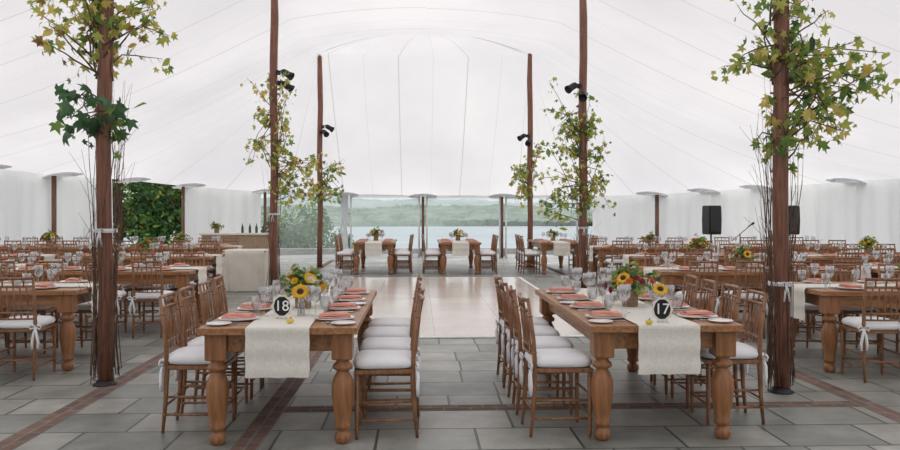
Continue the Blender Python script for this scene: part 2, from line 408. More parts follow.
def bloom(mt,r=.035):
    m=MB()
    for k,(rr,t,n) in enumerate(((1,.15,12),(.85,.5,11),(.62,.9,9),(.35,1.25,6))):
        for i in range(n):
            a=2*pi*(i+.5*k)/n; d=Vector((cos(a)*cos(t),sin(a)*cos(t),sin(t))); q=Vector((-sin(a),cos(a),0)); w=r*.25
            m.poly([d*.002,d*r*.6*rr-q*w,d*r*rr+Vector((0,0,r*.1)),d*r*.6*rr+q*w],0)
    m.lathe([(0,-r*.3),(r*.5,-r*.1),(r*.55,r*.15),(0,r*.5)],8,mi=0,cap=False)
    return m.mesh('bloom_head',mt)
BO,BRD,BC,BY=bloom(M_orange,.036),bloom(M_red,.034),bloom(M_cream,.036),bloom(M_petal,.034)
VASE=MB().lathe([(.055,0),(.06,.004),(.062,.06),(.058,.12),(.060,.125),(.054,.125),(.05,.02),(0,.015)],18,cap=False).mesh('vase',M_vase)
def center_variant(seed,spread=.20,nl=170,suns=(),nb=12,pal=None):
    random.seed(seed); m=MB()
    for i in range(30):
        a=R(0,6.28); e=R(.0,1.4); d=Vector((cos(a)*cos(e),sin(a)*cos(e),sin(e)))
        L=R(.55,1.25)*spread; p0=Vector((0,0,.10)); p2=p0+Vector((d.x*L,d.y*L,d.z*L))
        m.tube([p0,p0+d*L*.5+Vector((0,0,.02)),p2],[.003,.002,.0015],4,mi=0)
        for k in range(nl//30):
            q=p0.lerp(p2,R(.35,1.05))+Vector((R(-.03,.03),R(-.03,.03),R(-.02,.03)))
            leaf(m,q,R(.035,.07),random.choice([0,0,1,2]),random.random()<.3)
    fol=m.mesh('arrangement_foliage',[M_lg,M_ly,M_ld])
    parts=[('vase',VASE,(0,0,0),(0,0,0),None,None),('foliage',fol,(0,0,0),(0,0,0),None,'mixed green leafy filler')]
    for a,e in suns:
        L=spread*R(.80,.9)
        parts.append(('sunflower',SUN,(cos(a)*cos(e)*L,sin(a)*cos(e)*L,.11+sin(e)*L),(pi/2-e,0,a+pi/2),None,'yellow sunflower with dark brown centre'))
    opts=[(BO,'orange bloom'),(BRD,'burgundy bloom'),(BC,'cream bloom'),(BY,'small yellow bloom')]
    pal=pal or [0,1,2,3]
    for i in range(nb):
        a=-pi/2+(i-nb/2)*6.28/nb+R(-.2,.2); e=R(.1,1.2); L=spread*R(.7,.98); me,lb=opts[random.choice(pal)]
        parts.append(('blossom',me,(cos(a)*cos(e)*L,sin(a)*cos(e)*L,.11+sin(e)*L),(pi/2-e,0,a+pi/2),None,lb))
    return parts
CV=[center_variant(3,.205,300,[(-1.0,.75),(1.3,.6)],12,[0,2,3,3]),center_variant(8,.205,300,[(-2.2,.7),(1.6,.6)],14,[0,0,1,3,1]),center_variant(21,.18,200,[(-1.4,.5)],12,[0,1,2,3]),center_variant(33,.18,260,[],8,[0,2,1])]
def merge_parts(parts,name):
    m=MB(); mats=[]
    for pn,me,pl,pr,_,_2 in parts:
        T=Matrix.Translation(pl)@Euler(pr).to_matrix().to_4x4(); b0=len(m.v); mp=[]
        for q in me.materials:
            if q not in mats: mats.append(q)
            mp.append(mats.index(q))
        for v_ in me.vertices: m.v.append(T@v_.co)
        for p_ in me.polygons: m.face([b0+i for i in p_.vertices],mp[p_.material_index],p_.use_smooth)
    return m.mesh(name,mats)
CVF=[merge_parts(c,'arrangement_whole') for c in CV]
CVL=['yellow and cream flower arrangement with sunflowers in bark vase','orange and burgundy flower arrangement in a bark vase','mixed autumn flower arrangement with one sunflower','loose leafy green arrangement with few blooms']
random.seed(5)

LBT='orange-brown wooden farm table with turned legs'
def farm_table(cx,cy,rz,lod,tag,sides=((1,4,.155,0),(-1,4,.155,0)),variant=0,jit=1.0):
    c,s=cos(rz),sin(rz)
    def T(x,y): return (cx+x*c-y*s, cy+x*s+y*c)
    place('farm_table',TB,(cx,cy,0),rz,LBT+' and a cream burlap runner','table','wooden farm dining tables')
    mk('table_runner',RUN,(cx,cy,0),rz,label='cream burlap runner draped over the ends of a farm table',cat='table runner',group='burlap table runners')
    for sg,n,gap,off in sides:
        for k in range(n):
            y=-.85+.567*k
            x,yy=T(sg*(.5+gap+R(-.005,.045)*jit),y+off*(1-k/2.5)+R(-.012,.012)*jit)
            chair(x,yy,rz+sg*pi/2+R(-.11,.11)*jit,lod,tag+' chairs')
            px,py=T(sg*.32,y)
            z=TZ+.001
            prz=rz+sg*pi/2
            mk('dinner_plate',PL,(px,py,z),0,label='round white china dinner plate on a farm table',cat='plate',group='white dinner plates')
            mk('folded_napkin',NAP,(px,py,z+.0195),prz+R(-.15,.15),label='folded coral napkin lying on a white plate',cat='napkin',group='coral napkins')
            gx,gy=T(sg*.17+R(-.01,.01),y+.12+R(-.02,.02))
            mk('wine_glass',WINE,(gx,gy,z+.007),0,label='clear stemmed wine glass beside a plate',cat='glass',group='wine glasses')
            gx,gy=T(sg*.245+R(-.01,.01),y+.20+R(-.01,.01))
            if lod!='far' : mk('water_goblet',GOB,(gx,gy,z),0,label='clear short-stemmed water goblet beside a plate',cat='glass',group='water goblets')
            if lod=='near':
                gx,gy=T(sg*.12,y+.22); mk('wine_glass',WINE,(gx,gy,z+.007),0,label='clear stemmed wine glass beside a plate',cat='glass',group='wine glasses')
                gx,gy=T(sg*.33,y-.165*sg); mk('fork',FORK,(gx,gy,z),prz,label='silver dinner fork beside a plate',cat='fork',group='silver forks')
                gx,gy=T(sg*.33,y+.165*sg); mk('knife',KNIFE,(gx,gy,z),prz,label='silver dinner knife beside a plate',cat='knife',group='silver knives')
                if k in (0,2):
                    gx,gy=T(sg*.40,y-.26 if k else y-.22); mk('bread_plate',BP,(gx,gy,z),0,label='small white bread plate near the table edge',cat='plate',group='bread plates')
    v=variant%4
    if lod=='far': mk('flower_arrangement',CVF[v],(cx,cy,TZ+.007),rz,label=CVL[v],cat='flowers',group='floral centerpieces')
    else:
        fx,fy=(cx,cy) if lod!='near' else T(.02,-.22)
        place('flower_arrangement',CV[v],(fx,fy,TZ+.008),0 if lod=='near' else R(-.4,.4),CVL[v],'flowers','floral centerpieces')
    for yy in (.18,.55) if lod=='near' else (-.45,.5):
        x,y=T(R(-.04,.04),yy)
        if lod!='far': place('votive_candle',VOT,(x,y,TZ+.009),0,'small glass votive with a cream candle','candle','votive candles')

lx,ly=-.885,6.29
rx,ry=1.605,6.30
farm_table(lx,ly,0,'near','near left banquet',sides=((1,4,.15,0),(-1,4,.12,.2)),variant=0,jit=.4)
farm_table(rx,ry,0,'near','near right banquet',sides=((1,4,.11,.25),(-1,4,.15,0)),variant=1,jit=.4)
side=[(-3.5,7.9,-1,'mid',1),(-3.22,10.3,-1,'mid',2),(-5.85,10.9,-1,'mid',0),(-3.9,13.4,-1,'far',3),(-6.75,13.4,-1,'far',2),(-4.5,17.0,-1,'far',3),(-7.3,17.0,-1,'far',1),
      (3.4,7.9,1,'mid',3),(2.55,10.3,1,'mid',2),(5.4,10.5,1,'mid',3),(2.95,13.4,1,'far',1),(5.8,13.4,1,'far',0),(3.0,17.0,1,'far',3),(5.85,17.3,1,'far',2)]
for i,(xe,d,sg,lod,v) in enumerate(side):
    x,y=W(xe+sg*TL/2,d)
    farm_table(x,y,pi/2,lod,'side banquet',variant=v)
for i,(u,n) in enumerate(((376,3),(458,3),(553,3))):
    x,y=U(u,20.2); farm_table(x,y,0,'far','far banquet',sides=((1,n,.155,0),(-1,n,.155,0)),variant=i+1)

def sign(u,d,txt,lb):
    x,y=U(u,d); root=mk('table_number_sign',None,(x,y,TZ+.008),-TH,label=lb,cat='sign')
    m=MB(); n=72; zc=.084
    def ring(yy,k,sc=.004):
        return [Vector(((.060+sc*cos(10*a))*k*cos(a),yy,zc+(.072+sc*cos(10*a))*k*sin(a))) for a in [2*pi*j/n for j in range(n)]]
    m.v+=ring(-.003,1)+ring(.003,1)
    m.face(range(n),0); m.face(range(2*n-1,n-1,-1),0)
    for j in range(n): m.face((j,n+j,n+(j+1)%n,(j+1)%n),0)
    mk('board',m.mesh('sign_board',[M_chalk]),(0,0,0),0,root,label='dark oval chalkboard panel')
    m=MB(); rs=[ring(.004,1.0),ring(-.003,1.12),ring(-.009,1.12),ring(-.009,.92,.001),ring(-.003,.90,.001)]
    for r_ in rs: m.v+=r_
    for q in range(4):
        for j in range(n): m.face((q*n+j,q*n+(j+1)%n,(q+1)*n+(j+1)%n,(q+1)*n+j),0,False)
    mk('frame',m.mesh('sign_frame',M_frame),(0,0,0),0,root,label='pale scalloped decorative frame')
    s=MB(); s.tube([(-.03,.0,.006),(-.035,-.035,.0025)],.0025,6); s.tube([(.03,.0,.006),(.035,-.035,.0025)],.0025,6); s.tube([(0,.004,.06),(0,.06,.0025)],.0025,6); s.tube([(-.035,0.0,.004),(.035,0.0,.004)],.0025,6)
    mk('easel',s.mesh('sign_easel',M_silver),(0,0,0),0,root)
    cu=bpy.data.curves.new('numeral','FONT'); cu.body=txt; cu.size=.100; cu.align_x='CENTER'; cu.align_y='CENTER'; cu.extrude=.001; cu.offset=.0002
    to=bpy.data.objects.new('tmp',cu); COL.objects.link(to); bpy.context.view_layer.update()
    me=bpy.data.meshes.new_from_object(to.evaluated_get(bpy.context.evaluated_depsgraph_get())); bpy.data.objects.remove(to)
    me.materials.clear(); me.materials.append(M_white)
    mk('numeral',me,(0,-.0055,zc),0,root,rot=(pi/2,0,0),label='white painted number '+txt)
sign(282,5.42,'18','dark oval table number sign reading 18 in pale scalloped frame')
sign(662,5.25,'17','dark oval table number sign reading 17 in pale scalloped frame')
def gourd(u,d,s,mt,lb,nm='gourd'):
    m=MB(); n=24; prof=[(0,.0),(.55,.02),(.95,.25),(1,.5),(.85,.8),(.4,.98),(0,.9)]
    for (r,z) in prof:
        for j in range(n):
            a=2*pi*j/n; k=1+.07*cos(8*a) if r>0 else 1
            m.v.append(Vector((r*k*cos(a),r*k*sin(a),z*1.35))*s)
    for i in range(len(prof)-1):
        for j in range(n):
            a=i*n+j; c=i*n+(j+1)%n; m.face((a,c,c+n,a+n),0,True)
    x,y=U(u,d); root=mk(nm,None,(x,y,TZ+.008),0,label=lb,cat=nm)
    mk('body',m.mesh('gourd_body',mt),(0,0,0),0,root)
    st=MB().tube([(0,0,s*1.2),(s*.1,0,s*1.5),(s*.35,0,s*1.75)],[s*.16,s*.1,s*.12],6)
    mk('stem',st.mesh('gourd_stem',M_twig),(0,0,0),0,root)
gourd(290,5.20,.023,M_gourd,'small yellow gourd in front of a table number sign')
gourd(649,5.14,.023,M_gourd,'small yellow gourd in front of a table number sign')
gourd(42,10.3,.075,M_pumpkin,'small orange pumpkin standing on a farm table runner','pumpkin')
def loose_sun(u,d,z,tilt,sc=1.0):
    x,y=U(u,d); root=mk('sunflower',None,(x,y,TZ+.008),0,label='single yellow sunflower in a small glass jar by a number sign',cat='flower',group='sunflowers in jars')
    mk('jar',MB().lathe([(.022,0),(.028,.004),(.028,.08),(.018,.10),(.018,.12),(.016,.12),(.025,.08),(.025,.01),(0,.008)],14,cap=False).mesh('jar',M_glass),(0,0,0),0,root)
    mk('stem',MB().tube([(0,0,.01),(0,-.004,z*.6),(0,-.015,z)],.004,6).mesh('stem',M_lg),(0,0,0),0,root)
    mk('flower_head',SUN,(0,-.03,z),0,root,rot=(tilt,0,0),scale=sc)
loose_sun(301,5.58,.17,1.0,1.1); loose_sun(659,5.55,.19,.8)

# ------------------------------------------------------------ poles & foliage
POLES=[(105,6.9),(781,6.62),(274,14.6),(583,14.6),(320,21.5),(530,21.5)]
PW=[U(u,d) for u,d in POLES]
ROOFZ=5.75
for i,(x,y) in enumerate(PW):
    r=.062 if i<2 else .072
    pts=[(0.012*sin(k*1.7+i),0.012*cos(k*1.3+i),(ROOFZ-.01)*k/8) for k in range(9)]
    root=mk('tent_pole',None,(x,y,0),0,label='reddish-brown timber tent pole standing on the stone paving',cat='tent pole',group='main tent poles')
    mk('shaft',MB().tube(pts,[r]*8+[r*.8],18).mesh('pole_shaft',M_pole),(0,0,0),0,root)
    mk('base_plate',MB().lathe([(.10,0),(.10,.012),(.075,.02),(.075,.04)],20).mesh('pole_base',M_black),(0,0,0),0,root,label='dark steel base plate')

def foliage(idx,branches,leafmix,size,lb,seed,perb=26,maple=.9):
    random.seed(seed); x,y=PW[idx]
    br=MB(); lf=MB()
    for (z0,dx,dy,z1,cnt) in branches:
        for b in range(cnt):
            a=R(0,6.28); st=Vector((.075*cos(a),.075*sin(a),R(*z0)))
            en=Vector((R(*dx),R(*dy),R(*z1))); mid=st.lerp(en,.5)+Vector((R(-.08,.08),R(-.06,.06),R(.0,.14)))
            pts=[st.lerp(mid,t/3)+Vector((R(-.015,.015),R(-.015,.015),0)) for t in range(3)]+[mid]+[mid.lerp(en,t/3)+Vector((R(-.02,.02),R(-.02,.02),0)) for t in(1,2,3)]
            br.tube(pts,[.009,.008,.007,.006,.005,.004,.002],5)
            for k in range(perb):
                t=random.random()**.6; q=(t*.82+.18)*6; i0=min(int(q),5); p=pts[i0].lerp(pts[i0+1],q-i0)
                o=Vector((R(-1,1),R(-1,1),R(-1,.6)))*size*.95
                br.tube([p,p+o*.5],[.0018,.001],3)
                leaf(lf,p+o,size*R(.45,1.3),random.choices(range(len(leafmix)),[w for _,w in leafmix])[0],random.random()<maple)
    root=mk('leafy_branch_decoration',None,(x,y,0),0,label=lb,cat='foliage')
    mk('branches',br.mesh('deco_branches',M_twig),(0,0,0),0,root)
    mk('leaves',lf.mesh('deco_leaves',[m for m,_ in leafmix]),(0,0,0),0,root,kind='stuff')
YM=[(M_ly,5),(M_lyy,3),(M_lg,3),(M_lb,1)]
GM=[(M_lg,5),(M_ly,5),(M_ld,1),(M_lyy,2)]
DM=[(M_ld,4),(M_lg,3)]
foliage(0,[((2.6,3.0),(-.78,.52),(-.35,.35),(2.82,3.35),17),((2.9,3.3),(-.6,.5),(-.35,.35),(3.2,3.7),10)],YM,.125,'yellow-green maple branches tied high on a tent pole',31,15)
foliage(0,[((2.25,2.45),(-.40,.20),(-.3,.05),(2.10,2.42),9)],DM,.175,'dark green oak leaf cluster tied on a tent pole',32,9)
foliage(1,[((2.4,3.1),(-.52,.5),(-.35,.35),(2.6,3.4),22),((2.0,2.8),(.3,1.02),(-.3,.3),(2.1,2.95),18),((1.7,2.2),(-.3,.5),(-.3,.2),(1.75,2.5),7)],GM,.12,'long green and yellow maple branches spreading from a tent pole',33,14)
foliage(2,[((2.2,3.6),(-.55,.3),(-.3,.2),(2.2,4.1),24),((1.6,2.6),(.1,.95),(-.3,.2),(1.7,3.0),18)],YM,.135,'sparse yellow-green maple branches on a tent pole',34,12)
foliage(3,[((2.2,3.4),(-.9,.35),(-.3,.2),(2.5,3.85),24),((1.2,2.4),(-.9,.25),(-.3,.2),(1.1,2.8),22),((1.4,2.6),(.1,.68),(-.3,.2),(1.5,3.0),10)],GM,.135,'leafy green branches wrapping a tent pole',35,13)
foliage(4,[((1.8,2.6),(-.4,.65),(-.3,.2),(1.7,3.1),18)],GM,.165,'small green branches on a far tent pole',36,11)
foliage(5,[((1.8,2.9),(-.6,.35),(-.3,.2),(1.7,3.5),20)],YM,.165,'small yellow-green branches on a far tent pole',37,11)

def twigs(idx,z1,n,seed,spl=.15):
    random.seed(seed); x,y=PW[idx]; m=MB()
    for i in range(n):
        a=R(0,6.28); r=R(.070,.085); z0=R(.02,.2); zt=R(.4,1)*z1; fl=R(0,1)
        p=[]
        K=8
        for k in range(K):
            t=k/(K-1); rr=r+spl*fl*(max(0,t-.40)*1.7+max(0,.22-t)*1.6)+R(0,.02)
            aa=a+R(-.22,.22)
            p.append((rr*cos(aa),rr*sin(aa),z0+(zt-z0)*t))
        m.tube(p,[.0042,.0042,.004,.004,.0035,.003,.002,.001],4)
        if random.random()<.9:
            k=random.choice((3,4,5,6)); q=Vector(p[k]); o=Vector((cos(a),sin(a),0))
            m.tube([q,q+o*.05+Vector((R(-.04,.04),R(-.04,.04),.12)),q+o*R(.06,.22)+Vector((R(-.1,.1),R(-.1,.1),.34))],[.0025,.002,.001],4)
    mk('twig_bundle',m.mesh('twig_bundle',M_twig),(x,y,0),0,label='bundle of thin bare twigs bound upright around a tent pole',cat='twigs',group='pole twig bundles')
twigs(0,2.75,30,41); twigs(1,2.7,28,42); twigs(2,2.6,20,43); twigs(3,2.2,20,44)
def ribbon(idx,z,w=.035):
    x,y=PW[idx]; m=MB()
    m.lathe([(.100,-w/2),(.103,0),(.099,w/2),(.095,w/2),(.095,-w/2),(.100,-w/2)],24,cap=False)
    for sg in(-1,1):
        m.tube([(0,-.105,0),(sg*.025,-.12,.02),(sg*.05,-.115,.0),(sg*.025,-.115,-.012),(0,-.105,0)],.007,6)
        m.tube([(0,-.105,0),(sg*.012,-.115,-.06),(sg*.022,-.115,-.14)],[.006,.009,.006],6)
    mk('ribbon_tie',m.mesh('ribbon_tie',M_ribbon),(x,y,z),-TH,label='white fabric ribbon tied around a twig-wrapped tent pole',cat='ribbon',group='pole ribbons')
ribbon(0,1.33); ribbon(1,.90); ribbon(2,1.45); ribbon(3,1.2)

def spot(idx,z,az,dx):
    x,y=PW[idx]; root=mk('spotlight',None,(x,y,z),az,label='black stage spotlight clamped to a tent pole',cat='spotlight',group='pole spotlights')
    M=Euler((radians(120),0,0)).to_matrix(); o=(dx,-.26,0)
    mk('housing',MB().lathe([(.0,-.10),(.05,-.095),(.06,-.06),(.06,.06),(.07,.075),(.078,.12),(.072,.12),(.065,.07),(0,.06)],18,o,0,M,cap=False).mesh('spot_can',M_black),(0,0,0),0,root)
    m=MB().tube([(dx-.075,-.26,0),(dx-.075,-.19,.05),(dx,-.16,.07),(dx+.075,-.19,.05),(dx+.075,-.26,0)],.010,6); m.tube([(dx,-.16,.07),(0,-.09,.04)],.012,6); m.box((0,-.085,.03),(.10,.05,.08),0,None,.006)
    mk('bracket',m.mesh('spot_bracket',M_black),(0,0,0),0,root)
spot(2,4.0,radians(70),0); spot(2,3.82,radians(120),.03)
spot(4,3.75,radians(75),0); spot(4,3.60,radians(30),.03)
spot(3,3.75,radians(-60),0); spot(3,3.58,radians(-15),.02)
spot(5,3.50,radians(-60),0); spot(5,3.35,radians(-20),.02)

# ------------------------------------------------------------ tent perimeter, roof, walls
def P(u,d,yt): return ((u-450)*d/800.0, d, H+(212-yt)*d/800.0)
ctrl=[(-12.5,-8,2.45),(-13.0,0,2.5),(-12.9,7,2.55),(-12.2,13,2.55),(-11.5,16.5,2.53),P(0,19,169),P(54,20.3,175),P(125,22,180),P(185,23.5,186),P(265,25,191.5),P(345,26,194.5),P(423,26.3,196),P(502,26,196),P(585,25.4,196),P(657,24.2,194),P(711,23,191),P(765,22,187.5),P(855,20,181),P(900,19,178.5),(12,15.5,2.35),(12.8,9,2.4),(13,2,2.4),(12.8,-8,2.4),(6,-13,2.4),(-6,-13,2.4)]
n=len(ctrl)
def crv(i,t):
    p=[Vector(ctrl[(i+k)%n]) for k in(-1,0,1,2)]
    return .5*((2*p[1])+(-p[0]+p[2])*t+(2*p[0]-5*p[1]+4*p[2]-p[3])*t*t+(-p[0]+3*p[1]-3*p[2]+p[3])*t**3)
fine=[]
for i in range(n):
    for k in range(40): fine.append(crv(i,k/40))
fw=[]
for p in fine:
    x,y=W(p.x,p.y); fw.append(Vector((x,y,p.z)))
N_=len(fw)
cum=[0]
for i in range(N_): cum.append(cum[-1]+(fw[(i+1)%N_]-fw[i]).length)
tot=cum[-1]
def at_len(s):
    s%=tot
    i=min(bisect.bisect_right(cum,s)-1,N_-1); t=(s-cum[i])/(cum[i+1]-cum[i])
    return fw[i].lerp(fw[(i+1)%N_],t)
def find_s(u):
    best=None
    for i in range(0,N_):
        c=fine[i]
        if c.y<5: continue
        uu=450+800*c.x/c.y
        if best is None or abs(uu-u)<best[0]: best=(abs(uu-u),cum[i])
    return best[1]
X0,X1,Y0,Y1=-2.64,3.0,-5.0,21.5
XM=(X0+X1)/2
def sagz(y): return .30*sin(pi*(y-21.5)/7.2)**2
post_s=[find_s(u) for u in (-20,54,125,183,265,345,423,502,585,657,711,765,855)]
def scallop(s):
    d=min(abs(s-q) for q in post_s); return min(d/1.2,1)**2
NS=420; NT=20; NI=8
rv=[];rf=[];uv=[]
NR=NT+NI+1
for si in range(NS):
    s=tot*si/NS; p=at_len(s); sc_=scallop(s)
    qx=min(max(p.x,X0),X1); qy=min(max(p.y,Y0),Y1)
    zq=ROOFZ-sagz(qy)-.12*sin(pi*(qx-X0)/(X1-X0)); 
    sy=min(max(p.y,Y0+2.8),Y1-2.8)
    for k in range(NI):
        t=k/NI; x=XM+(qx-XM)*t; y=sy+(qy-sy)*t
        zs=ROOFZ+.22-sagz(y)*.8
        rv.append((x,y,zs+(zq-zs)*t*t))
    L=(Vector((p.x,p.y))-Vector((qx,qy))).length
    for k in range(NT+1):
        t=(k/NT)**1.4; z=zq+(p.z-zq)*t-.045*L*sin(pi*t)*(1-.3*t)-.20*sc_*sin(pi*min(t,1))*t
        rv.append((qx+(p.x-qx)*t,qy+(p.y-qy)*t,z))
nseam=round(tot/1.9)
for i in range(NS):
    j=(i+1)%NS
    u0=i/NS*nseam; u1=(i+1)/NS*nseam
    for k in range(NR-1):
        rf.append((i*NR+k,i*NR+k+1,j*NR+k+1,j*NR+k))
        uv+=[(u0,k/NR),(u0,(k+1)/NR),(u1,(k+1)/NR),(u1,k/NR)]
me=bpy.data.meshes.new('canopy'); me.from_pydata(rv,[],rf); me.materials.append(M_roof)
ul=me.uv_layers.new(name='UVMap'); ul.data.foreach_set('uv',[c for q in uv for c in q])
for p_ in me.polygons: p_.use_smooth=True
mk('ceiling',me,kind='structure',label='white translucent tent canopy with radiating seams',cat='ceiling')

def wallseg(name,s0,s1):
    m=MB(); k=int((s1-s0)/.05); rows=6
    for i in range(k+1):
        s=s0+(s1-s0)*i/k; p=at_len(s); t=(at_len(s+.05)-at_len(s-.05)); t.z=0; t.normalize(); nn=Vector((-t.y,t.x,0))
        if nn.dot(Vector((p.x,p.y-8,0)))<0: nn=-nn
        for r in range(rows+1):
            f=r/rows; amp=.04+.07*(1-f)
            d=.17+amp*(sin(s*6.5)+.5*sin(s*17+1.3)); m.v.append(Vector((p.x,p.y,0))+nn*d+Vector((0,0,.0+(p.z+.03)*f)))
    for i in range(k):
        for r in range(rows):
            a=i*(rows+1)+r; m.face((a,a+rows+1,a+rows+2,a+1),0,True)
    mk(name,m.mesh(name,M_wall),kind='structure',label='white fabric tent sidewall with soft vertical folds',cat='wall')
wallseg('wall_left',0.0,find_s(115))
wallseg('wall_back',find_s(185),find_s(264))
wallseg('wall_right',find_s(590),cum[22*40])
wallseg('wall_front',cum[22*40],tot)
for wi,(ua,ub) in enumerate(((270,341),(350,420),(427,499),(506,578))):
    a,b=at_len(find_s(ua)),at_len(find_s(ub)); m=MB(); zt=(a.z+b.z)/2+.02; K=14
    d=(b-a); d.z=0; nn=Vector((-d.y,d.x,0)).normalized()
    for i in range(K+1):
        q=a+d*(i/K); o=nn*(.02*sin(i*1.9)+.06); 
        for z in (.08,zt): m.v.append(Vector((q.x,q.y,z))+o)
    for i in range(K): m.face((2*i,2*i+2,2*i+3,2*i+1),0,True)
    for (z0,z1) in ((0.0,.12),(zt-.10,zt+.03)):
        m.poly([Vector((a.x,a.y,z0))+nn*.03,Vector((b.x,b.y,z0))+nn*.03,Vector((b.x,b.y,z1))+nn*.03,Vector((a.x,a.y,z1))+nn*.03],1)
    for q in (a,b):
        m.tube([(q.x,q.y+.03,0),(q.x,q.y+.03,zt)],.032,8,1)
    mk('window_%d'%(wi+1),m.mesh('clear_panel',[M_vinyl,M_wall]),kind='structure',label='clear vinyl tent panel with white hem',cat='window')
def capmesh():
    m=MB(); n=72; prof=[(.0,.07),(.15,.06),(.32,.03),(.47,-.02)]
    for k,(r,z) in enumerate(prof):
        for j in range(n):
            a=2*pi*j/n; rib=(.5+.5*cos(12*a))
            m.v.append(Vector((r*(1+.02*rib)*cos(a),r*(1+.02*rib)*sin(a),z+.014*rib*(k/3))))
    for i in range(len(prof)-1):
        for j in range(n):
            a=i*n+j; c=i*n+(j+1)%n; m.face((a,c,c+n,a+n),0,True)
    return m.mesh('post_cap',M_patch)
CAP=capmesh()
def cap_tf(s):
    p=at_len(s); qx=min(max(p.x,X0),X1); qy=min(max(p.y,Y0),Y1)
    dv=Vector((qx-p.x,qy-p.y)); L=dv.length; dv.normalize()
    ang=math.atan2(dv.y,dv.x)+pi/2
    return p,dv*.22,(-.12,0,ang),-.01
for u in (54,183,265,423,502,657):
    s=find_s(u); p,off,rt,dz=cap_tf(s); root=mk('perimeter_post',None,(p.x,p.y,0),0,label='brown timber perimeter tent post',cat='tent post',group='perimeter tent posts')
    mk('shaft',MB().tube([(0,0,0),(0,0,p.z-.02)],.06 if u in(54,657) else .045,12).mesh('post_shaft',M_postw),(0,0,0),0,root)
    mk('canopy_cap',CAP,(off.x,off.y,p.z+dz),0,root,label='pale grey fan-shaped fabric reinforcement cap',rot=rt)
def curtain(u,w=.17,cap=True):
    s=find_s(u); p,off,rt,dz=cap_tf(s); m=MB(); K=12; nn=28
    for k in range(K+1):
        z=p.z*k/K; f=1-.45*math.exp(-((z-1.05)/.25)**2)
        for j in range(nn):
            a=2*pi*j/nn; r=w*f*(1+.16*sin(7*a+z)); m.v.append(Vector((r*cos(a),r*.7*sin(a),z)))
    for k in range(K):
        for j in range(nn):
            a=k*nn+j; c=k*nn+(j+1)%nn; m.face((a,c,c+nn,a+nn),0,True)
    root=mk('gathered_curtain',None,(p.x,p.y,0),0,label='white fabric sidewall gathered and tied to a post',cat='curtain',group='gathered tent curtains')
    mk('drape',m.mesh('curtain_drape',M_wall),(0,0,0),0,root)
    mk('canopy_cap',CAP,(off.x,off.y,p.z+dz),0,root,label='pale grey fan-shaped fabric reinforcement cap',rot=rt)
for u in (345,585): curtain(u,.09)
for u in (125,711,765,855,-20):
    p,off,rt,dz=cap_tf(find_s(u)); mk('canopy_reinforcement',CAP,(p.x+off.x,p.y+off.y,p.z+dz),0,label='pale grey fan-shaped reinforcement cap at the canopy edge',cat='tent fitting',group='canopy edge caps',rot=rt)

# ------------------------------------------------------------ floor
mk('floor',MB().box((0,8,-.06),(30,38.6,.12)).mesh('floor',M_floor),kind='structure',label='bluestone paving',cat='floor')
def strip(nm,x0,y0,x1,y1):
    cx,cy=(x0+x1)/2,(y0+y1)/2; L=math.hypot(x1-x0,y1-y0); rz=math.atan2(y1-y0,x1-x0)
    mk(nm,MB().box((0,0,.0015),(L,.17,.003)).mesh(nm,M_brick),(cx,cy,0),rz,kind='structure',label='reddish brick strip set in the paving',cat='paving')
strip('trim_1',-2.62,0,-2.62,25); strip('trim_2',-1.09,0,-1.09,9.2); strip('trim_3',3.48,0,3.48,25); strip('trim_4',-1.0,6.08,3.39,6.08); strip('trim_5',-13,11.6,-2.71,11.6)
root=mk('dance_floor',None,(.2,13.72,0),0,label='pale glossy portable dance floor laid on the stone paving',cat='dance floor')
mk('panel_surface',MB().box((0,0,.012),(4.1,8.45,.024),0,None,.004).mesh('dance_floor',M_dance),(0,0,0),0,root)
e=MB()
for sg in(-1,1): e.box((0,sg*4.26,.011),(4.3,.07,.022),0,None,.006); e.box((sg*2.09,0,.011),(.07,8.45,.022),0,None,.006)
mk('edge_trim',e.mesh('dance_edge',M_white),(0,0,0),0,root,label='white ramped edging')
mk('trim_6',MB().box((0,0,.13),(30,.3,.26),0,None,.01).mesh('parapet',M_stonewall),(0,27.1,0),0,kind='structure',label='low stone parapet at the terrace edge',cat='wall')

# ------------------------------------------------------------ clothed table, bar, speakers
def cloth_table(u,d,w,l,h,lb):
    x,y=U(u,d); m=MB(); nn=96; K=10
    for k in range(K+1):
        f=k/K; z=h*(1-f)+.01
        for j in range(nn):
            a=2*pi*j/nn; e=2/(5.5-2.5*f); ca,sa=cos(a),sin(a)
            fx=math.copysign(abs(ca)**e,ca); fy=math.copysign(abs(sa)**e,sa); g_=1+.13*f+.05*f*sin(13*a)+.02*f*sin(29*a+1)
            m.v.append(Vector((fx*w/2*g_,fy*l/2*g_,z)))
    for k in range(K):
        for j in range(nn):
            a=k*nn+j; c=k*nn+(j+1)%nn; m.face((a,a+nn,c+nn,c),0,True)
    m.face(range(nn),0)
    root=mk('clothed_table',None,(x,y,0),0,label=lb,cat='table')
    mk('tablecloth',m.mesh('tablecloth',M_cloth),(0,0,0),0,root)
    t=MB()
    for sx in(-1,1):
        for sy in(-1,1): t.tube([(sx*(w/2-.12),sy*(l/2-.12),0),(sx*(w/2-.12),sy*(l/2-.12),h-.03)],.02,8)
    t.box((0,0,h-.015),(w-.06,l-.06,.02)); mk('frame',t.mesh('table_frame',M_table),(0,0,0),0,root)
    return x,y
cx_,cy_=cloth_table(248,15.3,.86,.72,.76,'small table covered to the floor with a cream cloth')
bx,by=U(237,20.4)
root=mk('bar_counter',None,(bx,by,0),0,label='light wooden bar counter by the tent sidewall',cat='bar')
mk('countertop',MB().box((0,0,.93),(1.75,.6,.05),0,None,.006).mesh('bar_top',M_cloth),(0,0,0),0,root)
m=MB().box((0,0,.455),(1.65,.5,.90),0,None,.004)
